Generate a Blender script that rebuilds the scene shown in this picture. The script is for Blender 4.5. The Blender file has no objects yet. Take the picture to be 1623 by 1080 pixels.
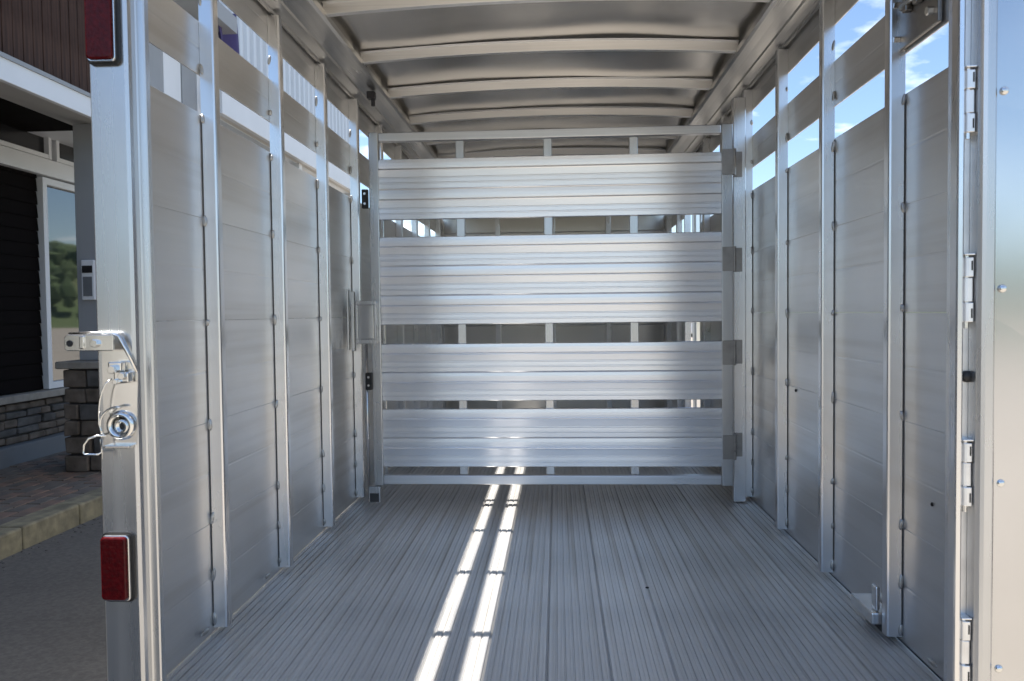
import bpy, bmesh, math, random
from mathutils import Vector, Matrix
random.seed(7)
S = bpy.context.scene
COL = S.collection
R = math.radians

# ---------------------------------------------------------------- camera
YAW, PITCH, ROLL = 0.05784, 0.03421, 0.01124
def cam_matrix():
    f = Vector((-math.sin(YAW), math.cos(YAW), 0)); r = Vector((math.cos(YAW), math.sin(YAW), 0)); u = Vector((0, 0, 1))
    f, u = f*math.cos(PITCH) - u*math.sin(PITCH), u*math.cos(PITCH) + f*math.sin(PITCH)
    r, u = r*math.cos(ROLL) - u*math.sin(ROLL), u*math.cos(ROLL) + r*math.sin(ROLL)
    m = Matrix.Identity(4)
    for i in range(3):
        m[i][0] = r[i]; m[i][1] = u[i]; m[i][2] = -f[i]
    m.translation = (0.0307, 0.0, 0.8584)
    return m
cd = bpy.data.cameras.new('camera'); cam = bpy.data.objects.new('camera', cd); COL.objects.link(cam)
cd.sensor_width = 36.0; cd.lens = 1243.0/1623.0*36.0
cd.clip_start = 0.05; cd.clip_end = 3000
cd.dof.use_dof = True; cd.dof.focus_distance = 2.9; cd.dof.aperture_fstop = 9.0
cam.matrix_world = cam_matrix(); S.camera = cam

# ---------------------------------------------------------------- sky, sun, exposure
SUN_EL = math.atan(1/0.43)
w = bpy.data.worlds.new('World'); S.world = w; w.use_nodes = True
nt = w.node_tree; nt.nodes.clear()
def N(t, **kw):
    n = nt.nodes.new(t)
    for k, v in kw.items(): setattr(n, k, v)
    return n
out = N('ShaderNodeOutputWorld'); bg = N('ShaderNodeBackground'); bg.inputs['Strength'].default_value = 0.075
sky = N('ShaderNodeTexSky', sky_type='NISHITA'); sky.sun_disc = False
sky.sun_elevation = SUN_EL; sky.sun_rotation = R(-90); sky.altitude = 200
sky.air_density = 1.0; sky.dust_density = 0.1; sky.ozone_density = 2.6
tc = N('ShaderNodeTexCoord'); sep = N('ShaderNodeSeparateXYZ'); add = N('ShaderNodeMath', operation='ADD'); add.inputs[1].default_value = 0.12
dx = N('ShaderNodeMath', operation='DIVIDE'); dy = N('ShaderNodeMath', operation='DIVIDE'); cmb = N('ShaderNodeCombineXYZ')
no = N('ShaderNodeTexNoise'); no.inputs['Scale'].default_value = 1.9; no.inputs['Detail'].default_value = 9; no.inputs['Roughness'].default_value = .55
rmp = N('ShaderNodeValToRGB'); rmp.color_ramp.elements[0].position = .54; rmp.color_ramp.elements[1].position = .72
mx = N('ShaderNodeMix', data_type='RGBA'); mx.inputs[7].default_value = (9.5, 9.8, 10.2, 1)
L = nt.links.new
L(tc.outputs['Generated'], sep.inputs[0]); L(sep.outputs[2], add.inputs[0])
L(sep.outputs[0], dx.inputs[0]); L(add.outputs[0], dx.inputs[1]); L(sep.outputs[1], dy.inputs[0]); L(add.outputs[0], dy.inputs[1])
L(dx.outputs[0], cmb.inputs[0]); L(dy.outputs[0], cmb.inputs[1]); L(cmb.outputs[0], no.inputs['Vector'])
L(no.outputs['Fac'], rmp.inputs[0]); L(rmp.outputs[0], mx.inputs[0]); L(sky.outputs[0], mx.inputs[6])
L(mx.outputs[2], bg.inputs[0]); L(bg.outputs[0], out.inputs[0])
sl = bpy.data.lights.new('sun', 'SUN'); sl.energy = 5.0; sl.angle = R(0.53); sl.color = (1, .95, .88)
so = bpy.data.objects.new('sun', sl); COL.objects.link(so)
sd = Vector((-0.43, 0.0, 1.0)).normalized()
so.rotation_euler = sd.to_track_quat('Z', 'Y').to_euler(); so.location = (-8, 0, 20)
S.view_settings.view_transform = 'Standard'; S.view_settings.look = 'None'
S.view_settings.exposure = 1.62; S.view_settings.gamma = 1
S.view_settings.use_white_balance = True; S.view_settings.white_balance_temperature = 6550; S.view_settings.white_balance_tint = 10
S.render.engine = 'CYCLES'
S.cycles.use_denoising = True
S.cycles.max_bounces = 14; S.cycles.glossy_bounces = 12; S.cycles.diffuse_bounces = 5
S.cycles.sample_clamp_indirect = 12

# ---------------------------------------------------------------- materials
def mat(name, base, rough=.5, metal=0.0, streak=None, streak_amt=.10, rough_amt=.08, spots=0.0, spot_scale=3.0,
        bump=0.0, bump_scale=(60, 60, 60), base2=None, var_scale=8.0, var_detail=6, aniso=0.0, spec=None, ramp=(.35, .65), coat=0, tangent=None, vary=0, dirt=None, dirt_amt=.3):
    m = bpy.data.materials.new(name); m.use_nodes = True
    t = m.node_tree; b = t.nodes['Principled BSDF']; l = t.links.new
    b.inputs['Base Color'].default_value = (*base, 1); b.inputs['Roughness'].default_value = rough; b.inputs['Metallic'].default_value = metal
    if spec is not None: b.inputs['Specular IOR Level'].default_value = spec
    if tangent:
        b.inputs['Anisotropic'].default_value = aniso
        tv = t.nodes.new('ShaderNodeCombineXYZ')
        for i in range(3): tv.inputs[i].default_value = tangent[i]
        l(tv.outputs[0], b.inputs['Tangent'])
    if coat: b.inputs['Coat Weight'].default_value = coat
    co = t.nodes.new('ShaderNodeTexCoord')
    def noise(scale, sc3=None, detail=5):
        n = t.nodes.new('ShaderNodeTexNoise'); n.inputs['Scale'].default_value = scale; n.inputs['Detail'].default_value = detail
        if sc3:
            mp = t.nodes.new('ShaderNodeMapping'); mp.inputs['Scale'].default_value = sc3
            l(co.outputs['Object'], mp.inputs[0]); l(mp.outputs[0], n.inputs['Vector'])
        else: l(co.outputs['Object'], n.inputs['Vector'])
        return n.outputs['Fac']
    color = None
    if base2:
        f = noise(var_scale, None, var_detail); r = t.nodes.new('ShaderNodeValToRGB')
        r.color_ramp.elements[0].position, r.color_ramp.elements[1].position = ramp
        r.color_ramp.elements[0].color = (*base, 1); r.color_ramp.elements[1].color = (*base2, 1)
        l(f, r.inputs[0]); color = r.outputs[0]
    if streak:
        f = noise(1.0, streak, 4)
        mr = t.nodes.new('ShaderNodeMapRange'); mr.inputs[1].default_value = .3; mr.inputs[2].default_value = .7
        mr.inputs[3].default_value = 1-streak_amt; mr.inputs[4].default_value = 1+streak_amt*.6; l(f, mr.inputs[0])
        mu = t.nodes.new('ShaderNodeMix'); mu.data_type = 'RGBA'; mu.blend_type = 'MULTIPLY'; mu.inputs[0].default_value = 1
        if color: l(color, mu.inputs[6])
        else: mu.inputs[6].default_value = (*base, 1)
        l(mr.outputs[0], mu.inputs[7]); color = mu.outputs[2]
        rr = t.nodes.new('ShaderNodeMapRange'); rr.inputs[1].default_value = .3; rr.inputs[2].default_value = .7
        rr.inputs[3].default_value = max(.03, rough-rough_amt); rr.inputs[4].default_value = rough+rough_amt
        f2 = noise(spot_scale, None, 5); ad = t.nodes.new('ShaderNodeMath'); ad.operation = 'MULTIPLY_ADD'
        ad.inputs[1].default_value = .5; l(f, ad.inputs[0]); hf = t.nodes.new('ShaderNodeMath'); hf.operation = 'MULTIPLY'; hf.inputs[1].default_value = .5
        l(f2, hf.inputs[0]); l(hf.outputs[0], ad.inputs[2]); l(ad.outputs[0], rr.inputs[0]); l(rr.outputs[0], b.inputs['Roughness'])
    if spots:
        f = noise(spot_scale*.7, None, 8); mr = t.nodes.new('ShaderNodeMapRange'); mr.inputs[1].default_value = .45; mr.inputs[2].default_value = .75
        mr.inputs[3].default_value = 1; mr.inputs[4].default_value = 1-spots; l(f, mr.inputs[0])
        mu = t.nodes.new('ShaderNodeMix'); mu.data_type = 'RGBA'; mu.blend_type = 'MULTIPLY'; mu.inputs[0].default_value = 1
        if color: l(color, mu.inputs[6])
        else: mu.inputs[6].default_value = (*base, 1)
        l(mr.outputs[0], mu.inputs[7]); color = mu.outputs[2]
    def mult(fac_or_col):
        mu = t.nodes.new('ShaderNodeMix'); mu.data_type = 'RGBA'; mu.blend_type = 'MULTIPLY'; mu.inputs[0].default_value = 1
        if color: l(color, mu.inputs[6])
        else: mu.inputs[6].default_value = (*base, 1)
        l(fac_or_col, mu.inputs[7]); return mu.outputs[2]
    if vary:
        oi = t.nodes.new('ShaderNodeObjectInfo'); mr = t.nodes.new('ShaderNodeMapRange'); mr.inputs[3].default_value = 1-vary; mr.inputs[4].default_value = 1+vary*.5
        l(oi.outputs['Random'], mr.inputs[0]); color = mult(mr.outputs[0])
    if dirt:
        f = noise(1.0, dirt, 6); r = t.nodes.new('ShaderNodeValToRGB')
        r.color_ramp.elements[0].position, r.color_ramp.elements[1].position = .50, .72
        r.color_ramp.elements[0].color = (1, 1, 1, 1); r.color_ramp.elements[1].color = (1-dirt_amt, 1-dirt_amt*1.12, 1-dirt_amt*1.3, 1)
        l(f, r.inputs[0]); color = mult(r.outputs[0])
    if color: l(color, b.inputs['Base Color'])
    if bump:
        f = noise(1.0, bump_scale, 4); bp = t.nodes.new('ShaderNodeBump'); bp.inputs['Strength'].default_value = bump; bp.inputs['Distance'].default_value = .002
        l(f, bp.inputs['Height']); l(bp.outputs[0], b.inputs['Normal'])
    return m
M = {}
M['wall'] = mat('wall_aluminium', (.76, .755, .75), .37, .80, vary=.05, dirt=(5, .8, 22), dirt_amt=.12, streak=(8, .5, 30), streak_amt=.05, rough_amt=.08, spots=.12, spot_scale=2.0, bump=.22, bump_scale=(2.2, 1.4, 4.5), aniso=.7, tangent=(0, 0, 1))
M['slat'] = mat('slat_aluminium', (.90, .905, .92), .27, .93, aniso=.78, tangent=(0, 0, 1))
M['post'] = mat('post_aluminium', (.80, .805, .82), .28, 1.0, streak=(25, 25, .7), streak_amt=.025, rough_amt=.05, aniso=.6, tangent=(1, .9, 0))
M['frame'] = mat('frame_aluminium', (.62, .625, .63), .28, .90, streak=(40, 40, .5), streak_amt=.06, rough_amt=.05, spots=.10)
M['framex'] = mat('rail_aluminium', (.74, .75, .77), .32, .97, streak=(1.2, 140, 140), streak_amt=.08, rough_amt=.07)
M['raily'] = mat('long_rail_aluminium', (.50, .495, .48), .32, .96, streak=(140, 1.0, 140), streak_amt=.10, rough_amt=.08)
M['roof'] = mat('roof_aluminium', (.74, .715, .68), .24, 1.0, spots=.10)
M['bow'] = mat('bow_aluminium', (.86, .85, .83), .36, .9, streak=(1.5, 90, 90), streak_amt=.08)
M['floor'] = mat('floor_aluminium', (.80, .795, .785), .46, .62, vary=.12, dirt=(28, .5, 1), dirt_amt=.26, streak=(45, .3, 1), streak_amt=.12, rough_amt=.08, spots=.24, spot_scale=2.5, aniso=.5, tangent=(1, 0, 0))
M['skin'] = mat('door_skin_aluminium', (.62, .625, .64), .18, 1.0, spots=.10, bump=.12, bump_scale=(5, 5, 4))
M['outer'] = mat('outer_skin_aluminium', (.74, .75, .76), .3, 1.0)
M['hinge'] = mat('hinge_aluminium', (.86, .86, .86), .38, .85, spots=.15, spot_scale=30)
M['zinc'] = mat('zinc_plated_steel', (.78, .78, .77), .20, 1.0, spots=.15, spot_scale=30)
M['steel'] = mat('stainless_steel', (.36, .345, .33), .38, 1.0, spots=.25, spot_scale=25)
M['weld'] = mat('weld_metal', (.55, .55, .54), .34, 1.0, spots=.3, spot_scale=60, bump=.5, bump_scale=(300, 300, 300))
M['black'] = mat('black_rubber', (.012, .012, .013), .5)
M['dark'] = mat('dark_gap_metal', (.07, .07, .07), .6)
M['red'] = mat('red_lens', (.085, .0025, .004), .25, 0, spec=.25, base2=(.05, .0015, .003), var_scale=110, var_detail=2, bump=.5, bump_scale=(160, 160, 160))
M['chassis'] = mat('chassis_steel', (.05, .05, .055), .5, .3)
M['tyre'] = mat('tyre_rubber', (.02, .02, .02), .75)
M['rim'] = mat('wheel_rim', (.6, .6, .62), .3, .9)
M['asphalt'] = mat('asphalt', (.080, .075, .068), .9, base2=(.112, .105, .095), var_scale=48, var_detail=8, spots=.25, spot_scale=1.3, bump=.9, bump_scale=(75, 75, 75))
M['lot'] = mat('pale_bounce_lot', (.27, .245, .21), .95, base2=(.21, .19, .16), var_scale=30, var_detail=8, spots=.2, spot_scale=.6, bump=.8, bump_scale=(60, 60, 60))  # open ground painted paler than the asphalt, to bounce more light into the trailer
M['kerb'] = mat('kerb_stone', (.27, .24, .155), .9, base2=(.17, .152, .105), var_scale=14, spots=.35, spot_scale=9, bump=.5, bump_scale=(70, 70, 70))
M['paver'] = mat('brick_paver', (.21, .135, .10), .9, base2=(.15, .118, .095), var_scale=5, spots=.2, spot_scale=12, bump=.4, bump_scale=(90, 90, 90))
M['paver_b'] = mat('grey_brick_paver', (.15, .13, .11), .9, base2=(.115, .10, .085), var_scale=6, bump=.4, bump_scale=(90, 90, 90))
M['joint'] = mat('sand_joint', (.10, .09, .075), .95)
M['stone'] = mat('field_stone', (.10, .082, .066), .9, spec=.2, base2=(.17, .14, .115), var_scale=9, spots=.3, spot_scale=14, bump=.9, bump_scale=(45, 45, 45))
M['stone_b'] = mat('grey_field_stone', (.13, .125, .12), .9, spec=.2, base2=(.075, .07, .066), var_scale=8, spots=.3, spot_scale=14, bump=.9, bump_scale=(45, 45, 45))
M['mortar'] = mat('mortar', (.06, .057, .055), .95)
M['cap'] = mat('capstone', (.30, .275, .24), .9, spots=.3, spot_scale=20)
M['white'] = mat('white_painted_metal', (.72, .74, .76), .45, spots=.06, spot_scale=4)
M['corr'] = mat('white_corrugated_metal', (.60, .65, .70), .42, streak=(6, 6, .6), streak_amt=.06)
M['grey'] = mat('grey_paint', (.30, .315, .33), .6, spots=.08, spot_scale=5)
M['soffit'] = mat('soffit_paint', (.62, .60, .56), .8, spots=.1, spot_scale=3)
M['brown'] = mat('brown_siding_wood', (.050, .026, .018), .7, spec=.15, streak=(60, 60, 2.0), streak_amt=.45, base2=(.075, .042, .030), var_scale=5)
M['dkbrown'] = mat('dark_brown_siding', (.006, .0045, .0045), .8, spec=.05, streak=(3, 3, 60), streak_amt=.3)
M['concrete'] = mat('concrete', (.15, .16, .17), .9, spots=.2, spot_scale=6, bump=.3)
M['purple'] = mat('purple_cloth', (.045, .035, .13), .8)
M['bwall'] = mat('grey_building_wall', (.25, .24, .22), .8, spots=.1)
M['hill'] = mat('hill_grass', (.055, .085, .03), .95, base2=(.09, .10, .045), var_scale=.05)
M['leaf'] = mat('forest_leaves', (.035, .062, .02), .9, base2=(.06, .085, .03), var_scale=.25)
g = mat('window_glass', (.02, .025, .028), .03, 0, spec=1.0); M['glass'] = g; g.node_tree.nodes['Principled BSDF'].inputs['IOR'].default_value = 1.8
M['dglass'] = mat('dark_glass', (.008, .008, .01), .25, 0)

# ---------------------------------------------------------------- mesh helpers
def link_mesh(name, bm, m, parent=None, smooth=False, bevel=0.0, loc=None, rot=None, **props):
    me = bpy.data.meshes.new(name)
    bmesh.ops.recalc_face_normals(bm, faces=bm.faces)
    bm.to_mesh(me); bm.free()
    if smooth:
        for p in me.polygons: p.use_smooth = True
    me.materials.append(M[m] if isinstance(m, str) else m)
    o = bpy.data.objects.new(name, me); COL.objects.link(o)
    return finish(o, parent, bevel, loc, rot, **props)
def finish(o, parent=None, bevel=0, loc=None, rot=None, **props):
    if parent: set_parent(o, parent)
    if loc: o.location = loc
    if rot: o.rotation_euler = rot
    if bevel:
        b = o.modifiers.new('edge', 'BEVEL'); b.width = bevel; b.segments = 2; b.limit_method = 'ANGLE'; b.angle_limit = R(40)
    for k, v in props.items(): o[k] = v
    return o
def set_parent(o, parent):
    o.parent = parent
    if parent.type == 'EMPTY':
        o.matrix_parent_inverse = Matrix.LocRotScale(parent.location, parent.rotation_euler, parent.scale).inverted()
def again(o, loc=None, rot=None, parent=None):
    c = o.copy(); COL.objects.link(c)
    if loc is not None: c.location = loc
    if rot is not None: c.rotation_euler = rot
    if parent: set_parent(c, parent)
    return c
def thing(name, label, cat, loc=(0, 0, 0), group=None):
    o = bpy.data.objects.new(name, None); o.empty_display_size = .2; COL.objects.link(o); o.location = loc
    o['label'] = label; o['category'] = cat
    if group: o['group'] = group
    return o
def box(bm, x0, x1, y0, y1, z0, z1):
    v = [bm.verts.new(p) for p in ((x0, y0, z0), (x1, y0, z0), (x1, y1, z0), (x0, y1, z0), (x0, y0, z1), (x1, y0, z1), (x1, y1, z1), (x0, y1, z1))]
    for f in ((0, 3, 2, 1), (4, 5, 6, 7), (0, 1, 5, 4), (1, 2, 6, 5), (2, 3, 7, 6), (3, 0, 4, 7)): bm.faces.new([v[i] for i in f])
    return bm
def bx(*a):
    return box(bmesh.new(), *a)
def prism(bm, prof, axis, a, b):
    """closed profile of (u,v) swept along axis: 'y' -> (x,z), 'x' -> (y,z), 'z' -> (x,y)"""
    def P(u, v, t): return {'y': (u, t, v), 'x': (t, u, v), 'z': (u, v, t)}[axis]
    A = [bm.verts.new(P(u, v, a)) for u, v in prof]; B = [bm.verts.new(P(u, v, b)) for u, v in prof]; n = len(prof)
    for i in range(n): bm.faces.new((A[i], A[(i+1) % n], B[(i+1) % n], B[i]))
    bm.faces.new(A[::-1]); bm.faces.new(B)
    return bm
def pr(prof, axis, a, b): return prism(bmesh.new(), prof, axis, a, b)
def cyl(bm, p0, p1, r, n=14, r1=None):
    p0, p1 = Vector(p0), Vector(p1); d = (p1-p0).normalized(); a = d.orthogonal().normalized(); b = d.cross(a); r1 = r if r1 is None else r1
    A = [bm.verts.new(p0 + (a*math.cos(t)+b*math.sin(t))*r) for t in (2*math.pi*i/n for i in range(n))]
    B = [bm.verts.new(p1 + (a*math.cos(t)+b*math.sin(t))*r1) for t in (2*math.pi*i/n for i in range(n))]
    for i in range(n): bm.faces.new((A[i], A[(i+1) % n], B[(i+1) % n], B[i]))
    bm.faces.new(A[::-1]); bm.faces.new(B); return bm
def tube(bm, pts, r, n=8, closed=False):
    pts = [Vector(p) for p in pts]; rings = []
    ref = Vector((0, 1, 0)) if not any(abs((pts[i+1]-pts[i]).normalized().y) > .9 for i in range(len(pts)-1)) else Vector((.3, .2, 1)).normalized()
    k = len(pts)
    for i, p in enumerate(pts):
        if closed: d = pts[(i+1) % k]-pts[i-1]
        else: d = pts[min(i+1, k-1)]-pts[max(i-1, 0)]
        d.normalize(); a = d.cross(ref).normalized(); b = d.cross(a)
        rings.append([bm.verts.new(p+(a*math.cos(t)+b*math.sin(t))*r) for t in (2*math.pi*j/n for j in range(n))])
    for i in range(k if closed else k-1):
        A, B = rings[i], rings[(i+1) % k]
        for j in range(n): bm.faces.new((A[j], A[(j+1) % n], B[(j+1) % n], B[j]))
    if not closed: bm.faces.new(rings[0][::-1]); bm.faces.new(rings[-1])
    return bm
def lathe(bm, prof, c, axis='y', n=24):
    """profile (r, t) revolved about an axis through c"""
    rings = []
    for r, t in prof:
        ring = []
        for i in range(n):
            a = 2*math.pi*i/n; u, v = r*math.cos(a), r*math.sin(a)
            p = {'y': (c[0]+u, c[1]+t, c[2]+v), 'x': (c[0]+t, c[1]+u, c[2]+v), 'z': (c[0]+u, c[1]+v, c[2]+t)}[axis]
            ring.append(bm.verts.new(p))
        rings.append(ring)
    for A, B in zip(rings, rings[1:]):
        for j in range(n): bm.faces.new((A[j], A[(j+1) % n], B[(j+1) % n], B[j]))
    for ring in (rings[0], rings[-1]):
        try: bm.faces.new(ring)
        except ValueError: pass
    return bm
def ball(bm, c, r, sx=1, sy=1, sz=1, u=10, v=7):
    bmesh.ops.create_uvsphere(bm, u_segments=u, v_segments=v, radius=r, matrix=Matrix.Translation(c) @ Matrix.Diagonal((sx, sy, sz, 1)))
    return bm

# ================================================================= THE SETTING
GZ = -0.45; PZ = -0.32
bm = bmesh.new()
nx = [-1500, -300, -60, -20, -3.02, 20, 60, 300, 1500]; ny = [-1500, -300, -60, -20, 20, 60, 300, 1500]
vs = [[bm.verts.new((x, y, GZ)) for y in ny] for x in nx]
for i in range(len(nx)-1):
    for j in range(len(ny)-1): bm.faces.new((vs[i][j], vs[i+1][j], vs[i+1][j+1], vs[i][j+1]))
link_mesh('ground', bm, 'lot', kind='structure')
bm = bmesh.new(); bm.faces.new([bm.verts.new(p) for p in ((-3.03, -60, GZ+.004), (-.75, -60, GZ+.004), (-.75, 60, GZ+.004), (-3.03, 60, GZ+.004))])
link_mesh('driveway', bm, 'asphalt', kind='structure')

# kerb of stone blocks
kerb = link_mesh('kerb', bx(-3.14, -3.045, -4, 14, GZ-.2, PZ-.02), 'mortar', kind='structure')
y = -4.0; first = None
while y < 13.6:
    ln = .52+random.uniform(-.03, .03)
    k = link_mesh('kerb_stone', bx(-3.165, -2.995+random.uniform(-.006, .006), y+.005, y+ln-.005, GZ-.1, PZ+random.uniform(-.006, .006)), 'kerb', kerb, bevel=.012)
    y += ln
# pavement of brick pavers
pav = link_mesh('pavement', bx(-4.6, -3.168, -4, 13.5, GZ-.1, PZ-.012), 'joint', kind='structure')
pm = [link_mesh('brick', box(bmesh.new(), -.048, .048, -.098, .098, -.03, .0), k, pav, bevel=.004) for k in ('paver', 'paver_b')]
fields = []
row = 0; x = -3.22
rest = bmesh.new()
used = 0
while x > -4.5:
    y = -4+.1+(row % 2)*.1
    while y < 13.3:
        dz = random.uniform(-.004, .003)+PZ
        if 3.9 < y < 7.6 and used < 296:
            src = random.choice(pm)
            if used < 2: src = pm[used]; src.location = (x, y, dz)
            else: again(src, (x, y, dz), (random.uniform(-.02, .02), random.uniform(-.02, .02), random.uniform(-.02, .02)))
            used += 1
        else: box(rest, x-.048, x+.048, y-.098, y+.098, dz-.03, dz)
        y += .202
    row += 1; x -= .102
link_mesh('brick_field', rest, 'paver', pav, kind='stuff')

bm = bmesh.new()
for i in range(420):
    yy = random.uniform(2.6, 8.5); xx = -2.985+abs(random.gauss(0, .07)); r_ = random.uniform(.003, .010)
    bmesh.ops.create_icosphere(bm, subdivisions=1, radius=r_, matrix=Matrix.Translation((xx, yy, GZ+r_*.4)) @ Matrix.Diagonal((random.uniform(.7, 1.4), random.uniform(.7, 1.3), .7, 1)))
link_mesh('gravel', bm, 'stone_b', kind='stuff')
# hills and far forest
random.seed(3)
bm = bmesh.new(); NA = 120; rings = []
def hill_h(a): return 10.5+3.2*math.sin(a*2.1+.6)+2.2*math.sin(a*5.3+1)+1.3*math.sin(a*11+2)
prof = [(118, -1.5), (135, .45), (155, .85), (185, 1.0), (230, .7), (300, -.5)]
for r, k in prof:
    rings.append([bm.verts.new((r*math.cos(a), r*math.sin(a), (hill_h(a)*k if k > 0 else k)+GZ)) for a in (2*math.pi*i/NA for i in range(NA))])
for A, B in zip(rings, rings[1:]):
    for j in range(NA): bm.faces.new((A[j], A[(j+1) % NA], B[(j+1) % NA], B[j]))
link_mesh('hills', bm, 'hill', smooth=True, kind='structure')
ico = bmesh.new(); bmesh.ops.create_icosphere(ico, subdivisions=1, radius=1)
iv = [v.co.copy() for v in ico.verts]; if_ = [[v.index for v in f.verts] for f in ico.faces]; ico.free()
V, Fc = [], []
for i in range(5200):
    a = random.uniform(0, 2*math.pi); r = random.uniform(124, 190)
    h = hill_h(a)*(min(1, max(.1, (r-120)/50))**.6)
    s = random.uniform(.6, 1.7); c = Vector((r*math.cos(a), r*math.sin(a), GZ+h+s*random.uniform(.2, 1.6))); o = len(V)
    for p in iv:
        q = p*(s*random.uniform(.6, 1.35)); q.z *= 1.25; V.append(c+q)
    Fc += [[o+k for k in f] for f in if_]
me = bpy.data.meshes.new('forest'); me.from_pydata(V, [], Fc); me.materials.append(M['leaf'])
fo = bpy.data.objects.new('forest', me); COL.objects.link(fo); fo['kind'] = 'stuff'
random.seed(11)

# ================================================================= SHOP BUILDING
B = thing('shop_building', 'shop building with stone base, brown siding and white corrugated upper wall beside the trailer', 'building', (-5.5, 4, PZ))
WX = -4.45
link_mesh('wall', bx(-9, WX-.10, -1.6, 13.2, PZ-.1, 5.0), 'bwall', B)
link_mesh('added_rear_wing', bx(-9, WX-.10, -4.2, -1.602, PZ-.1, 2.63), 'bwall', B)  # unseen wing, added to darken the reflection in the left corner post
link_mesh('added_wing_roof', pr([(-9, 3.1), (-9, 2.64), (WX-.12, 2.645), (-3.34, 2.335), (-3.34, 2.45)], 'y', -4.2, -1.602), 'chassis', B)  # roof of the unseen wing, added for the same reflection
link_mesh('plinth', bx(WX-.10, WX+.09, -4.2, 13.2, PZ-.1, PZ+.15), 'concrete', B, bevel=.01)
# stone wainscot, stone by stone
wains = link_mesh('stone_base', bx(WX-.10, WX-.02, -4.2, 13.2, PZ+.15, .17), 'mortar', B)
def stones(parent, x0, x1, y0, y1, z0, z1, n_rows, wmin, wmax, face):
    """irregular courses of rough stones, faces towards +x ('x') or -y ('y')"""
    hs = [random.uniform(.75, 1.25) for _ in range(n_rows)]; k = (z1-z0)/sum(hs); z = z0
    for h in hs:
        h *= k; a0, a1 = (y0, y1) if face == 'x' else (x0, x1); a = a0
        while a < a1-.02:
            ww = min(random.uniform(wmin, wmax), a1-a)
            if a1-(a+ww) < wmin*.6: ww = a1-a
            b = bmesh.new(); e = .006; d = random.uniform(0, .022)
            if face == 'x': box(b, x0, x1+d, a+e, a+ww-e, z+e, z+h-e)
            else: box(b, a+e, a+ww-e, y0-d, y1, z+e, z+h-e)
            for v in b.verts: v.co += Vector((random.uniform(-.006, .006), random.uniform(-.006, .006), random.uniform(-.006, .006)))
            link_mesh('stone', b, random.choice(('stone', 'stone_b', 'stone')), parent, bevel=.010)
            a += ww
        z += h
stones(wains, WX-.06, WX+.01, 4.6, 9.0, PZ+.155, .165, 5, .12, .34, 'x')
link_mesh('window_sill', bx(WX-.10, WX+.06, -4.2, 13.2, .175, .235), 'cap', B, bevel=.006)
# dark siding panels and window bay
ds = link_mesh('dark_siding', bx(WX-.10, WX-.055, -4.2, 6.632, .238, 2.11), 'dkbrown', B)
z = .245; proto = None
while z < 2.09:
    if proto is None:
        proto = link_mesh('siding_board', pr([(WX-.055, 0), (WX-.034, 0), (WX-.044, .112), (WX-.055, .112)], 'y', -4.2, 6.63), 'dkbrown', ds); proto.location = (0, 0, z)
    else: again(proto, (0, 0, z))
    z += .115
def window(y0, y1, z0, z1, t=.045, name='window', x=WX, glass='glass'):
    f = bmesh.new()
    box(f, x-.07, x+.01, y0, y0+t, z0, z1); box(f, x-.07, x+.01, y1-t, y1, z0, z1)
    box(f, x-.07, x+.007, y0+t, y1-t, z1-t, z1); box(f, x-.07, x+.007, y0+t, y1-t, z0, z0+t)
    fo = link_mesh(name, f, 'white', B, bevel=.004)
    link_mesh('pane', bx(x-.045, x-.035, y0+t, y1-t, z0+t, z1-t), glass, fo)
    return fo
window(6.64, 7.70, .24, 2.10, .06); window(7.71, 8.7, .24, 2.10); window(8.71, 10.2, .24, 2.10)
link_mesh('window_head', bx(WX-.10, WX+.03, -4.2, 13.2, 2.115, 2.26), 'white', B, bevel=.004)
for y0 in (4.2, 5.5, 6.85, 8.2):
    window(y0, y0+1.28, 2.27, 2.62, .04, 'transom_window', glass='dglass')
# porch soffit, fascia
link_mesh('soffit', pr([(WX-.10, 2.60), (-3.33, 2.305), (-3.33, 2.33), (WX-.10, 2.64)], 'y', -4.2, 7.75), 'soffit', B)
link_mesh('fascia', bx(-3.33, -3.29, -4.2, 7.75, 2.30, 2.455), 'white', B, bevel=.004)
link_mesh('fascia_trim', bx(-3.29, -3.278, -4.2, 7.75, 2.435, 2.462), 'grey', B)
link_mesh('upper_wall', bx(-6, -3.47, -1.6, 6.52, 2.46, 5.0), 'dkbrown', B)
p0 = link_mesh('siding_board', bx(-.0, .018, .003, .097, 2.465, 5.0), 'brown', B, bevel=.003); p0.location = (-3.468, 6.42, 0)
for i in range(1, 80):
    again(p0, (-3.468+random.uniform(-.002, .002), 6.42-i*.1, 0))
# clerestory: white panels and blue glass in turn
cl = link_mesh('clerestory_wall', bx(-6, -3.53, 6.52, 7.95, 2.46, 3.70), 'white', B)
for i in range(2):
    y0 = 6.57+i*.665
    gl = link_mesh('window', bx(-3.53, -3.505, y0+.07, y0+.40, 2.50, 3.66), 'grey', B)
    link_mesh('pane', bx(-3.505, -3.498, y0+.085, y0+.385, 2.52, 3.64), 'grey', gl)
    link_mesh('white_panel', bx(-3.53, -3.50, y0+.405, y0+.73, 2.50, 3.66), 'white', B, bevel=.004)
link_mesh('eave', bx(-6, -3.20, 6.30, 7.93, 3.74, 3.90), 'grey', B)
link_mesh('upper_wall', bx(-6, -3.45, 6.53, 7.93, 3.90, 5.0), 'corr', B)
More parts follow.
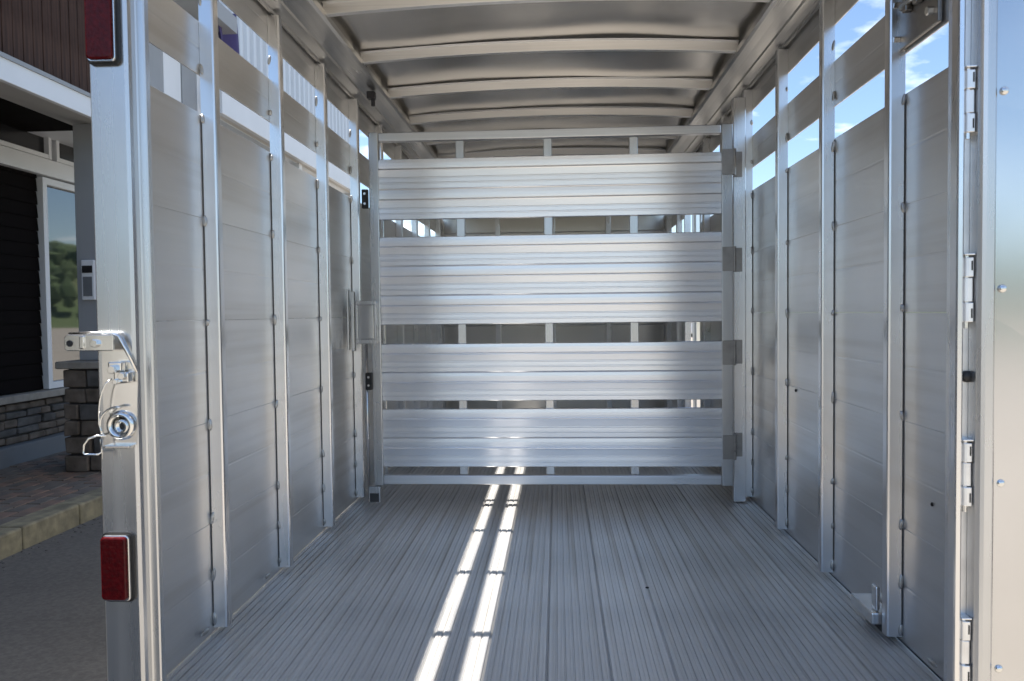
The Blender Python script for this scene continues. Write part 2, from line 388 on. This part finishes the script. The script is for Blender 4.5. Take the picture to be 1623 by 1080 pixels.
# corrugated upper wall of the second bay
def corrugated(y0, y1, z0, z1, x, pitch=.195):
    pts = []; yy = y0
    while yy < y1-.01:
        for d, xo in ((0, 0), (.42, 0), (.52, .035), (.88, .035), (.98, 0)): pts.append((x+xo, yy+d*pitch))
        yy += pitch
    b = bmesh.new()
    lo = [b.verts.new((px, py, z0)) for px, py in pts]; hi = [b.verts.new((px, py, z1)) for px, py in pts]
    lob = [b.verts.new((px-.004, py, z0)) for px, py in pts]; hib = [b.verts.new((px-.004, py, z1)) for px, py in pts]
    for i in range(len(pts)-1):
        b.faces.new((lo[i], lo[i+1], hi[i+1], hi[i])); b.faces.new((lob[i+1], lob[i], hib[i], hib[i+1]))
        b.faces.new((hi[i], hi[i+1], hib[i+1], hib[i])); b.faces.new((lo[i+1], lo[i], lob[i], lob[i+1]))
    return b
y0 = 7.96
while y0 < 13.0:
    link_mesh('corrugated_panel', corrugated(y0, y0+.195*9, 3.16, 5.0, -3.42), 'corr', B); y0 += .195*9
link_mesh('upper_wall', bx(-6, -3.43, 7.95, 13.2, 2.9, 4.98), 'corr', B)
link_mesh('fascia', bx(-3.36, -3.30, 7.76, 13.2, 2.90, 3.15), 'white', B, bevel=.006)
link_mesh('soffit', bx(WX-.10, -3.36, 7.76, 13.2, 2.905, 2.95), 'soffit', B)
for yy in (10.4, 13.05):
    link_mesh('porch_column', bx(-3.52, -3.40, yy, yy+.12, PZ, 2.905), 'white', B, bevel=.005)
# stone pillar with grey column on it
pil = link_mesh('stone_pillar', bx(-3.74, -3.36, 5.84, 6.20, PZ-.05, .47), 'mortar', B)
stones(pil, -3.76, -3.34, 5.80, 5.90, PZ, .47, 6, .12, .30, 'y')
stones(pil, -3.42, -3.345, 5.91, 6.21, PZ, .47, 6, .12, .30, 'x')
link_mesh('capstone', bx(-3.80, -3.30, 5.76, 6.25, .473, .53), 'cap', pil, bevel=.01)
link_mesh('column', bx(-3.69, -3.42, 5.90, 6.16, .532, 2.36), 'grey', B, bevel=.006)
# call box on the column
cb = thing('call_box', 'small pale box with a dark screen fixed to the grey porch column', 'call box', (-3.58, 5.89, .98))
link_mesh('housing', bx(-3.635, -3.53, 5.865, 5.898, 1.0, 1.31), 'white', cb, bevel=.008)
link_mesh('screen', bx(-3.622, -3.543, 5.858, 5.864, 1.21, 1.265), 'black', cb)
link_mesh('notice', bx(-3.618, -3.547, 5.860, 5.8645, 1.03, 1.18), 'concrete', cb)
# banner hanging from the eave
bm = bmesh.new(); G = 9
for i in range(G):
    for j in range(G):
        u, v = i/(G-1), j/(G-1)
        bm.verts.new((-3.33+.05*math.sin(u*9+v*2), 7.55+.62*u+.25*v, 4.05-.62*v-.10*math.sin(u*3.14)*(1-v)-.35*u*v))
bm.verts.ensure_lookup_table()
for i in range(G-1):
    for j in range(G-1): bm.faces.new([bm.verts[k] for k in (i*G+j, (i+1)*G+j, (i+1)*G+j+1, i*G+j+1)])
o = link_mesh('banner', bm, 'purple', smooth=True, label='dark purple cloth banner hanging in front of the white corrugated wall', category='banner')
sm = o.modifiers.new('cloth', 'SOLIDIFY'); sm.thickness = .006

# ================================================================= THE TRAILER
T = thing('livestock_trailer', 'bare aluminium livestock trailer open at the rear, seen from inside its doorway', 'trailer', (0, 4, GZ))
Y0, Y1 = 1.57, 6.45                 # rear and front of the box
WXI = .91                           # inner face of the side walls

# ---- floor: interlocking ribbed planks
fl = link_mesh('floor', bx(-.93, .93, Y0-.02, Y1, -.06, -.028), 'chassis', T)
def plank_profile(w_):
    pts = [(0.0, -.027), (0.0, -.006), (.0016, -.0052)]
    n = 7; pitch = (w_-.003)/n
    for i in range(n):
        a = .0016+i*pitch
        pts += [(a+.0012, 0), (a+pitch*.40, 0), (a+pitch*.44, -.0008), (a+pitch*.52, -.0008), (a+pitch*.56, 0), (a+pitch-.0042, 0), (a+pitch-.003, -.0034)]
        if i < n-1: pts += [(a+pitch-.0004, -.0034)]
    pts += [(w_-.0006, -.006), (w_-.0006, -.027)]
    return pts
PW = 1.83/12
pl0 = link_mesh('floor_plank', pr(plank_profile(PW), 'y', Y0, Y1), 'floor', fl); pl0.location = (-.915, 0, 0)
for i in range(1, 12): again(pl0, (-.915+i*PW, 0, random.uniform(-.0006, .0006)))
link_mesh('rear_sill', bx(-.92, .92, Y0-.05, Y0-.021, -.16, -.004), 'framex', T, bevel=.003)

# ---- side walls: extruded boards, two open slots near the top
def board_profile(z0, z1, s, ribs=True):
    """cross-section in (x,z); inner face ribbed"""
    xi, xo = s*WXI, s*(WXI+.004); inn = -s
    pts = [(xo, z0), (xo, z1)]
    pts += [(xi+s*.0007, z1), (xi, z1-.0007)]
    h = z1-z0; n = 2
    for k in range(n-1, 0, -1):
        zc = z0+h*k/n
        pts += [(xi, zc+.004), (xi+s*.0005, zc+.002), (xi+s*.0005, zc-.002), (xi, zc-.004)]
    pts += [(xi, z0+.0007), (xi+s*.0007, z0)]
    return pts
edges = [(.004, .300), (.300, .575), (.575, .850), (.850, 1.122), (1.122, 1.400), (1.500, 1.642), (1.755, 1.872)]
ESC = (4.84, 5.46)
for s in (-1, 1):
    wl = link_mesh('side_wall', bx(*sorted((s*(WXI+.012), s*(WXI+.050))), Y0, Y1, -.06, .002), 'outer', T)
    for i, (a, b) in enumerate(edges):
        spans = [(Y0, Y1)] if (s < 0 or i > 5) else [(Y0, ESC[0]), (ESC[1], Y1)]
        for ya, yb in spans:
            link_mesh('wall_board', pr(board_profile(a+.0003, b-.0003, s), 'y', ya, yb), 'wall', wl)
    b = bmesh.new()
    box(b, *sorted((s*.9185, s*.9449)), Y0, Y1, 1.8735, 1.98)
    link_mesh('top_rail', b, 'outer', wl)

# ---- wall posts with weld beads
def post(s, yf, z0=.016, z1=1.845, xin=.87, th=.034):
    x0, x1 = sorted((s*xin, s*.9095))
    e = .006
    if s < 0: prof = [(x0, yf), (x1-e, yf), (x1-e*.3, yf+e*.3), (x1, yf+e), (x1, yf+th-e), (x1-e, yf+th), (x0, yf+th)]
    else: prof = [(x1, yf), (x0+e, yf), (x0+e*.3, yf+e*.3), (x0, yf+e), (x0, yf+th-e), (x0+e, yf+th), (x1, yf+th)]
    return link_mesh('wall_post', pr(prof, 'z', z0, z1), 'post', T)
wb0 = None
for s in (-1, 1):
    for k in range(9):
        yf = 2.045+.503*k + (.008 if s < 0 else 0)
        if s > 0 and ESC[0] < yf < ESC[1]: continue
        if s > 0 and k == 3: yf += .035
        p = post(s, yf)
        if k > 4: continue
        for zc in (.045, .165, .305, .578, .85, 1.12, 1.378, 1.522, 1.70):
            zc += random.uniform(-.012, .012)
            if wb0 is None:
                wb0 = link_mesh('weld_bead', ball(bmesh.new(), (0, 0, 0), .0052, 1.1, .7, 2.9), 'weld', p, smooth=True); q = wb0
            else: q = again(wb0, parent=p)
            q.location = (s*.9055, yf-.001, zc); q.rotation_euler = (random.uniform(-.15, .15), random.uniform(-.2, .2), 0)
            q.scale = (random.uniform(.8, 1.15), 1, random.uniform(.6, 1.35))
        # dark open joint where the post meets the boards
        link_mesh('joint_seam', bx(*sorted((s*.9098, s*.9072)), yf-.0014, yf-.0002, .02, 1.395), 'dark', p)

# ---- roof: skin, bows, side rails
def roof_z(x, top=1.938, edge=1.911): return edge+(top-edge)*(1-(x/.76)**2)
bm = bmesh.new(); nxs, nys = 28, 150; grid = []
for i in range(nxs+1):
    x = -.805+1.61*i/nxs; rowv = []
    for j in range(nys+1):
        yy = Y0+(Y1-Y0)*j/nys
        wob = .0030*math.sin(yy*6.1+x*2.3+.5)*math.sin(yy*12.4+.9) + .0016*math.sin(x*7+yy*4.2) + .0011*math.sin(x*11-yy*9+1)
        rowv.append(bm.verts.new((x, yy, roof_z(x)+wob)))
    grid.append(rowv)
for i in range(nxs):
    for j in range(nys): bm.faces.new((grid[i][j], grid[i][j+1], grid[i+1][j+1], grid[i+1][j]))
rs = link_mesh('roof', bm, 'roof', T, smooth=True); sm = rs.modifiers.new('thick', 'SOLIDIFY'); sm.thickness = .003; sm.offset = 1
def bow(y0):
    b = bmesh.new(); n = 20; cs = [(0, .0), (.026, .0), (.026, .040), (.0, .040)]; rings = []
    for i in range(n+1):
        x = -.745+1.49*i/n; zt = roof_z(x)-.0045
        rings.append([b.verts.new((x, y0+dy, zt-.040+dz)) for dy, dz in ((0, 0), (.026, 0), (.026, .0365), (.040, .0365), (.040, .040), (-.014, .040), (-.014, .0365), (0, .0365))])
    for A, C in zip(rings, rings[1:]):
        for j in range(8): b.faces.new((A[j], A[(j+1) % 8], C[(j+1) % 8], C[j]))
    b.faces.new(rings[0][::-1]); b.faces.new(rings[-1]); return b
bw = link_mesh('roof_bow', bow(0), 'bow', T, bevel=.002); bw.location = (0, 2.12, 0)
for k in range(1, 9): again(bw, (0, 2.12+.507*k, 0))
for s in (-1, 1):
    prof = [(.945, 1.99), (.945, 1.874), (.906, 1.874), (.900, 1.851), (.888, 1.849), (.884, 1.856), (.862, 1.858), (.858, 1.850), (.835, 1.850), (.831, 1.857), (.785, 1.860), (.781, 1.853), (.746, 1.853),
            (.735, 1.858), (.735, 1.878), (.762, 1.880), (.766, 1.93), (.80, 1.94), (.82, 1.985)]
    prof = [(s*u, v) for u, v in prof]
    link_mesh('roof_rail', pr(prof, 'y', Y0, Y1), 'raily', T)
link_mesh('roof_header', bx(-.93, .93, Y0-.045, Y0-.002, 1.875, 2.0), 'framex', T, bevel=.003)

# ---- front wall of the box
fw = link_mesh('front_wall', bx(-.93, .93, Y1, Y1+.02, -.06, 1.98), 'wall', T)
for i, zz in enumerate((.0, .38, .76, 1.14, 1.52)):
    link_mesh('front_panel', bx(-.90, .90, Y1-.012, Y1-.001, zz+.004, min(zz+.376, 1.87)), 'roof', fw, bevel=.002)
for x_ in (-.45, 0, .45):
    link_mesh('front_post', bx(x_-.02, x_+.02, Y1-.05, Y1-.0125, .0, 1.86), 'post', T, bevel=.003)
# side door swung open at the front
ed = link_mesh('side_door', bx(0, .03, 0, .60, .06, 1.60), 'outer', T, bevel=.004); ed.location = (.96, ESC[1]+.01, 0); ed.rotation_euler = (0, 0, R(-25))
b = bmesh.new(); box(b, .905, .945, ESC[0], ESC[0]+.03, .004, 1.755); box(b, .905, .945, ESC[1]-.03, ESC[1], .004, 1.755)
link_mesh('side_door_frame', b, 'post', T)

# ---- rear corner posts
prof = [(-.8965, 1.533), (-.8935, 1.530), (-.824, 1.530), (-.8165, 1.5325), (-.8135, 1.540), (-.8135, 1.554), (-.811, 1.557), (-.799, 1.558), (-.7965, 1.561), (-.83, 1.640), (-.918, 1.640), (-.918, 1.58), (-.8965, 1.56)]
link_mesh('corner_post', pr(prof, 'z', -.16, 2.0), 'frame', T)
link_mesh('cover_plate', bx(-.9088, -.905, 1.66, 1.785, .01, .295), 'post', T, bevel=.001)
prof = [(.786, 1.536), (.788, 1.532), (.795, 1.530), (.7985, 1.533), (.7995, 1.560), (.918, 1.561), (.918, 1.640), (.905, 1.640), (.80, 1.600), (.786, 1.558)]
link_mesh('corner_post', pr(prof, 'z', -.16, 2.0), 'post', T)

# ---- tail lights
def tail_light(z0, z1):
    def rr(x0, x1, za, zb, r, n=5):
        pts = []
        for cx, cz, a0 in ((x1-r, zb-r, 0), (x0+r, zb-r, 90), (x0+r, za+r, 180), (x1-r, za+r, 270)):
            for k in range(n): t = R(a0+90*k/(n-1)); pts.append((cx+r*math.cos(t), cz+r*math.sin(t)))
        return pts
    gk = bmesh.new(); prism(gk, rr(-.8945, -.8285, z0-.004, z1+.004, .012), 'y', 1.5235, 1.5298)
    g_ = link_mesh('tail_light', gk, 'black', T)
    b = bmesh.new()
    for (d0, d1, yy0, yy1) in ((0, 0, 1.5145, 1.5234),): prism(b, rr(-.8915, -.8330, z0, z1, .009), 'y', yy0, yy1)
    link_mesh('bezel', b, 'zinc', g_, bevel=.002)
    link_mesh('lens', pr(rr(-.8900, -.8365, z0+.004, z1-.002, .008), 'y', 1.5075, 1.5150), 'red', g_, bevel=.004)
tail_light(.287, .421); tail_light(1.364, 1.498)

# ---- rear latch on the left corner post
lt = link_mesh('door_latch', pr([(-.890, .602), (-.824, .602), (-.816, .748), (-.848, .822), (-.862, .828), (-.890, .828)], 'y', 1.5265, 1.5298), 'zinc', T)
link_mesh('latch_arm', pr([(-.950, .797), (-.945, .794), (-.850, .794), (-.850, .826), (-.945, .827), (-.951, .820)], 'y', 1.500, 1.506), 'zinc', lt, bevel=.0015)
b = bmesh.new(); tube(b, [(-.948, 1.514, .828), (-.90, 1.514, .829), (-.858, 1.514, .828), (-.846, 1.514, .822), (-.836, 1.516, .800), (-.814, 1.52, .750)], .0036, 8)
link_mesh('latch_rib', b, 'zinc', lt, smooth=True)
link_mesh('latch_web', bx(-.918, -.908, 1.496, 1.527, .798, .824), 'zinc', lt, bevel=.002)
link_mesh('eye_hole', cyl(bmesh.new(), (-.939, 1.4985, .809), (-.939, 1.4995, .809), .0065, 14), 'black', lt)
for i, (x_, z_, r_) in enumerate(((-.886, .809, .0085), (-.852, .757, .009), (-.832, .744, .008), (-.845, .733, .006))):
    b = bmesh.new(); cyl(b, (x_, 1.492, z_), (x_, 1.5264, z_), r_, 6)
    link_mesh('bolt', b, 'zinc', lt, bevel=.001)
b = bmesh.new(); box(b, -.866, -.838, 1.505, 1.522, .752, .772); box(b, -.853, -.822, 1.502, 1.522, .730, .7515)
link_mesh('clevis', b, 'zinc', lt, bevel=.003)
b = bmesh.new()
lathe(b, [(.0300, 0), (.0300, -.004), (.0275, -.010), (.0235, -.013), (.0195, -.012), (.0165, -.006), (.0165, 0)], (-.851, 1.526, .643), 'y', 28)
link_mesh('receiver_ring', b, 'zinc', lt, smooth=True)
b = bmesh.new(); lathe(b, [(.0155, 0), (.0155, -.009), (.0125, -.012), (.0085, -.012), (.0080, -.002)], (-.848, 1.526, .641), 'y', 22)
link_mesh('bushing', b, 'zinc', lt, smooth=True)
link_mesh('bore', cyl(bmesh.new(), (-.848, 1.5235, .641), (-.848, 1.525, .641), .0082, 16), 'black', lt)
b = bmesh.new(); tube(b, [(-.851+.036*math.cos(R(a)), 1.508, .645+.036*math.sin(R(a))) for a in range(80, 215, 9)], .0024, 8)
link_mesh('retaining_wire', b, 'zinc', lt, smooth=True)
b = bmesh.new(); tube(b, [(-.862, 1.512, .738), (-.873, 1.508, .728), (-.880, 1.506, .712), (-.884, 1.505, .695), (-.887, 1.505, .672), (-.888, 1.506, .648), (-.884, 1.508, .630), (-.876, 1.509, .622)], .0016, 8)
link_mesh('lanyard', b, 'zinc', lt, smooth=True)
b = bmesh.new(); tube(b, [(-.876, 1.508, .624), (-.890, 1.504, .625), (-.906, 1.500, .620), (-.915, 1.498, .608), (-.917, 1.498, .592), (-.914, 1.498, .588), (-.888, 1.500, .588), (-.881, 1.502, .592), (-.882, 1.503, .618), (-.882, 1.503, .578)], .0022, 8)
link_mesh('hook_pin', b, 'zinc', lt, smooth=True)
link_mesh('latch_shelf', bx(-.882, -.828, 1.508, 1.5264, .598, .604), 'zinc', lt, bevel=.001)
lt.location = (.005, 0, 0)

# ---- rear door, swung right round on its hinges
RD = link_mesh('rear_door', bx(.8510, 2.50, 1.5235, 1.552, -.10, 1.93), 'skin', T)
rd_front = bmesh.new(); n1, n2 = 30, 34; gv = []
for i in range(n1+1):
    x = .8508+1.60*i/n1; rowv = []
    for j in range(n2+1):
        z_ = -.095+2.02*j/n2
        dent = -.010*math.exp(-(((x-.905)/.05)**2+((z_-.86)/.07)**2)) if False else 0
        yy = 1.5225+.0012*math.sin(x*5+z_*3)+.0008*math.sin(z_*7+1)+dent
        rowv.append(rd_front.verts.new((x, yy, z_)))
    gv.append(rowv)
for i in range(n1):
    for j in range(n2): rd_front.faces.new((gv[i][j], gv[i+1][j], gv[i+1][j+1], gv[i][j+1]))
link_mesh('door_skin', rd_front, 'skin', RD, smooth=True)
link_mesh('door_stile', pr([(.8190, 1.546), (.8210, 1.530), (.826, 1.521), (.832, 1.5175), (.846, 1.5175), (.8505, 1.5215), (.8505, 1.555), (.8190, 1.555)], 'z', -.10, 1.93), 'frame', RD)
rv = None
for zc in (-.21+.37*k for k in range(1, 6)):
    zz = (1.262, .895, .528, .172, 1.63)[int(round((zc+.21)/.37))-1]
    if rv is None: rv = link_mesh('rivet', lathe(bmesh.new(), [(.0078, 0), (.0074, -.002), (.0055, -.0042), (.0025, -.0052), (.0004, -.0054)], (0, 0, 0), 'y', 18), 'zinc', RD, smooth=True); q = rv
    else: q = again(rv)
    q.location = (.8640, 1.5222, zz)
link_mesh('hinge_strip', bx(.8000, .8186, 1.5535, 1.5558, -.15, 1.93), 'hinge', T)
# hinges
def hinge(z0, z1):
    h = link_mesh('door_hinge', bx(.8005, .8185, 1.5560, 1.5595, z0, z1), 'hinge', T)
    H = z1-z0
    for a, b_, y_ in ((0, .30, 0), (.315, .685, .003), (.70, 1.0, 0)):
        k = bmesh.new(); za, zb = z0+H*a, z0+H*b_
        prism(k, [(.8000, 1.556), (.8000, 1.540+y_), (.8030, 1.534+y_), (.8080, 1.532+y_), (.8165, 1.532+y_), (.8182, 1.535+y_), (.8182, 1.556)], 'z', za, zb)
        link_mesh('knuckle', k, 'hinge', h, bevel=.0012)
    link_mesh('hinge_pin', cyl(bmesh.new(), (.8075, 1.541, z0-.012), (.8075, 1.541, z1+.004), .0045, 10), 'zinc', h)
    for a in (.06, .80): link_mesh('hinge_slot', bx(.8125, .8150, 1.5312, 1.5319, z0+H*a, z0+H*a+.018), 'black', h)
    link_mesh('hinge_cap', bx(.7995, .8186, 1.530, 1.556, z1+.0042, z1+.0075), 'hinge', h, bevel=.001)
for z0, z1 in ((1.190, 1.306), (.833, .955), (.481, .602), (.135, .258), (-.12, -.02), (1.545, 1.66)): hinge(z0, z1)
link_mesh('door_bumper', lathe(bmesh.new(), [(.011, 0), (.011, -.012), (.007, -.016), (.001, -.017)], (.814, 1.558, .728), 'y', 16), 'black', T, smooth=True)

# ---- centre gate
GY = 3.48
GT = link_mesh('divider_gate', bx(-.800, -.757, GY-.012, GY+.030, .090, 1.670), 'frame', T, bevel=.004)
link_mesh('stile', bx(.748, .797, GY-.012, GY+.030, .090, 1.670), 'frame', GT, bevel=.004)
link_mesh('gate_rail', bx(-.7565, .7475, GY-.010, GY+.028, 1.629, 1.667), 'framex', GT, bevel=.004)
link_mesh('gate_rail', bx(-.7565, .7475, GY-.010, GY+.028, .095, .137), 'framex', GT, bevel=.004)
for x_ in (-.394, -.005, .371): link_mesh('upright', bx(x_-.019, x_+.019, GY+.004, GY+.029, .1375, 1.6285), 'frame', GT, bevel=.003)
def slat(z0, z1, n):
    h = (z1-z0)/n; pts = []
    for k in range(n):
        b0 = z0+k*h
        f = lambda t, d: (GY-.008-d, b0+t*h)
        pts += [f(.012, .0000), f(.028, .0014), f(.165, .0018), f(.182, -.0022), f(.208, -.0022), f(.226, .0018), f(.342, .0018), f(.358, -.0022), f(.384, -.0022), f(.402, .0012),
                f(.50, .0022), f(.600, .0034), f(.626, .0042), f(.642, .0040), f(.656, .0030), f(.668, .0014), f(.686, .0006), f(.76, .0012), f(.86, .0014), f(.970, .0006), f(.986, -.0012)]
    back = [(GY+.0035, z1), (GY+.0035, z0)]
    return pr(pts+back, 'x', -.7565, .7475)
for z0, z1, n in ((1.281, 1.551, 2), (.813, 1.206, 3), (.471, .729, 2), (.174, .437, 2)): link_mesh('slat', slat(z0, z1, n), 'slat', GT)
# gate hinge post and hinges
link_mesh('hinge_post', bx(.812, .868, 3.535, 3.575, .004, 1.80), 'post', T, bevel=.004)
for z0, z1 in ((1.450, 1.560), (1.033, 1.138), (.625, .731), (.210, .316)):
    h = link_mesh('gate_hinge', bx(.750, .7985, GY-.017, GY-.0125, z0, z1), 'steel', GT, bevel=.001)
    link_mesh('hinge_leaf', bx(.8075, .850, 3.5295, 3.5345, z0, z1), 'steel', h, bevel=.001)
    H = z1-z0
    for a, b_ in ((-.02, .31), (.33, .67), (.69, 1.02)):
        link_mesh('knuckle', cyl(bmesh.new(), (.803, 3.472, z0+H*a), (.803, 3.472, z0+H*b_), .0075, 14), 'steel', h, bevel=.001)
# slam latch on the free side
lb = link_mesh('latch_box', bx(-.855, -.768, GY-.060, GY-.0125, .735, .920), 'frame', GT, bevel=.006)
b = bmesh.new(); box(b, -.858, -.766, GY-.066, GY-.058, .905, .923); box(b, -.858, -.766, GY-.066, GY-.058, .732, .752); box(b, -.858, -.848, GY-.066, GY-.058, .752, .905); box(b, -.776, -.766, GY-.066, GY-.058, .752, .905)
link_mesh('latch_frame', b, 'frame', lb, bevel=.002)
link_mesh('latch_paddle', bx(-.847, -.777, GY-.0645, GY-.0605, .754, .903), 'skin', lb, bevel=.002)
b = bmesh.new(); box(b, -.900, -.893, GY-.05, GY-.02, .705, .975); box(b, -.882, -.868, GY-.05, GY-.02, .700, .965)
link_mesh('catch_bar', b, 'frame', T, bevel=.002)
link_mesh('latch_rod', cyl(bmesh.new(), (-.826, GY-.004, .03), (-.826, GY-.004, .735), .0065, 12), 'post', lb, smooth=True)
for z0, z1, x0, x1 in ((.525, .602, -.826, -.797), (1.332, 1.416, -.829, -.801)):
    pd = link_mesh('bumper_pad', bx(x0, x1, GY-.034, GY-.0125, z0, z1), 'black', GT, bevel=.003)
    for zz in (z0+.02, z1-.02): link_mesh('pad_bolt', cyl(bmesh.new(), ((x0+x1)/2, GY-.037, zz), ((x0+x1)/2, GY-.0335, zz), .0055, 8), 'zinc', pd)
link_mesh('gate_foot', bx(-.822, -.768, GY-.03, GY+.03, .016, .0895), 'frame', GT, bevel=.004)
link_mesh('rubber_foot', bx(-.815, -.775, GY-.034, GY-.0305, .022, .060), 'dark', GT)

# ---- small hardware
hk = link_mesh('wall_hook', bx(-.80, -.765, 3.45, 3.49, 1.815, 1.848), 'chassis', T, bevel=.004)
link_mesh('hook_end', cyl(bmesh.new(), (-.775, 3.47, 1.785), (-.775, 3.47, 1.815), .009, 10), 'chassis', hk)
tb = link_mesh('tie_back_latch', bx(.896, .9075, 1.85, 2.075, 1.508, 1.80), 'steel', T, bevel=.003)
for y_ in (1.87, 1.93, 1.985): link_mesh('guide_bar', bx(.878, .8955, y_-.010, y_+.010, 1.58, 1.80), 'steel', tb, bevel=.003)
for y_, z_ in ((2.05, 1.535), (2.05, 1.62), (1.87, 1.54)): link_mesh('bolt', cyl(bmesh.new(), (.880, y_, z_), (.8955, y_, z_), .010, 6), 'zinc', tb)
link_mesh('latch_pin', cyl(bmesh.new(), (.885, 1.86, 1.60), (.885, 2.01, 1.60), .009, 10), 'zinc', tb, smooth=True)
gc = link_mesh('gate_catch', bx(.848, .905, 2.085, 2.235, .030, .062), 'zinc', T, bevel=.004)
link_mesh('catch_tab', bx(.862, .874, 2.095, 2.125, .063, .128), 'zinc', gc, bevel=.004)
link_mesh('catch_leg', bx(.885, .905, 2.09, 2.22, .001, .0295), 'dark', gc)
for x_, y_, z_, s in ((.908, 2.945, .563, .006), (.9085, 1.888, .398, .005)):
    link_mesh('wall_screw', ball(bmesh.new(), (x_, y_, z_), s, .6, 1, 1), 'black', T, smooth=True)
link_mesh('floor_screw', ball(bmesh.new(), (.303, 2.435, .001), .006, 1, 1, .4), 'black', T, smooth=True)
for x_, y_ in ((-.899, 1.98), (-.898, 2.42), (.899, 2.60), (.899, 1.86)):
    link_mesh('floor_weld', ball(bmesh.new(), (x_, y_, .032), .011, .5, 2.2, .6), 'weld', T, smooth=True)

# ---- running gear under the box
for x_ in (-.55, .55): link_mesh('chassis_rail', bx(x_-.04, x_+.04, 1.6, 7.6, -.20, -.0605), 'chassis', T)
link_mesh('rear_bumper', bx(-.90, .90, 1.50, 1.60, -.26, -.165), 'chassis', T, bevel=.006)
for s in (-1, 1):
    fdr = bmesh.new(); pts = [(3.35, -.12), (3.42, .06), (3.6, .12), (4.75, .12), (4.93, .06), (5.0, -.12)]
    prism(fdr, pts, 'x', *sorted((s*.962, s*1.20)))
    link_mesh('fender', fdr, 'outer', T)
    for yc in (3.80, 4.55):
        wb = bmesh.new(); lathe(wb, [(.20, -.09), (.29, -.09), (.33, -.06), (.335, 0), (.33, .06), (.29, .09), (.20, .09)], (s*1.08, yc, GZ+.335), 'x', 28)
        wo = link_mesh('wheel', wb, 'tyre', T, smooth=True)
        link_mesh('rim', lathe(bmesh.new(), [(.198, -.08), (.19, .03), (.06, .05), (.05, .08), (.001, .08)] if s > 0 else [(.198, .08), (.19, -.03), (.06, -.05), (.05, -.08), (.001, -.08)], (s*1.08, yc, GZ+.335), 'x', 24), 'rim', wo, smooth=True)
b = bmesh.new(); tube(b, [(-.5, 6.47, -.16), (0, 7.9, -.16)], .05, 6); tube(b, [(.5, 6.47, -.16), (0, 7.9, -.16)], .05, 6); box(b, -.06, .06, 7.85, 8.1, -.20, -.08)
link_mesh('tongue', b, 'chassis', T)
link_mesh('jack', cyl(bmesh.new(), (0, 7.7, GZ), (0, 7.7, .35), .035, 12), 'chassis', T)

# ================================================================= parked white cargo trailer far to the right
C = thing('cargo_trailer', 'white enclosed cargo trailer parked far off beyond the side door opening', 'trailer', (5.4, 28, GZ))
link_mesh('body', bx(4.2, 6.8, 26.5, 31.5, .12, 2.15), 'white', C, bevel=.06)
link_mesh('rear_doors', bx(4.3, 6.7, 26.46, 26.499, .2, 2.05), 'white', C)
for x_ in (4.4, 6.6):
    for yc in (28.6, 29.5):
        wo = link_mesh('wheel', lathe(bmesh.new(), [(.18, -.1), (.30, -.1), (.33, -.05), (.33, .05), (.30, .1), (.18, .1)], (x_, yc, GZ+.33), 'x', 20), 'tyre', C, smooth=True)
link_mesh('chassis_rail', bx(4.4, 6.6, 26.6, 33, 0, .119), 'chassis', C)
for x_ in (4.45, 6.45): link_mesh('tail_light', bx(x_, x_+.1, 26.44, 26.4595, .5, .75), 'red', C)
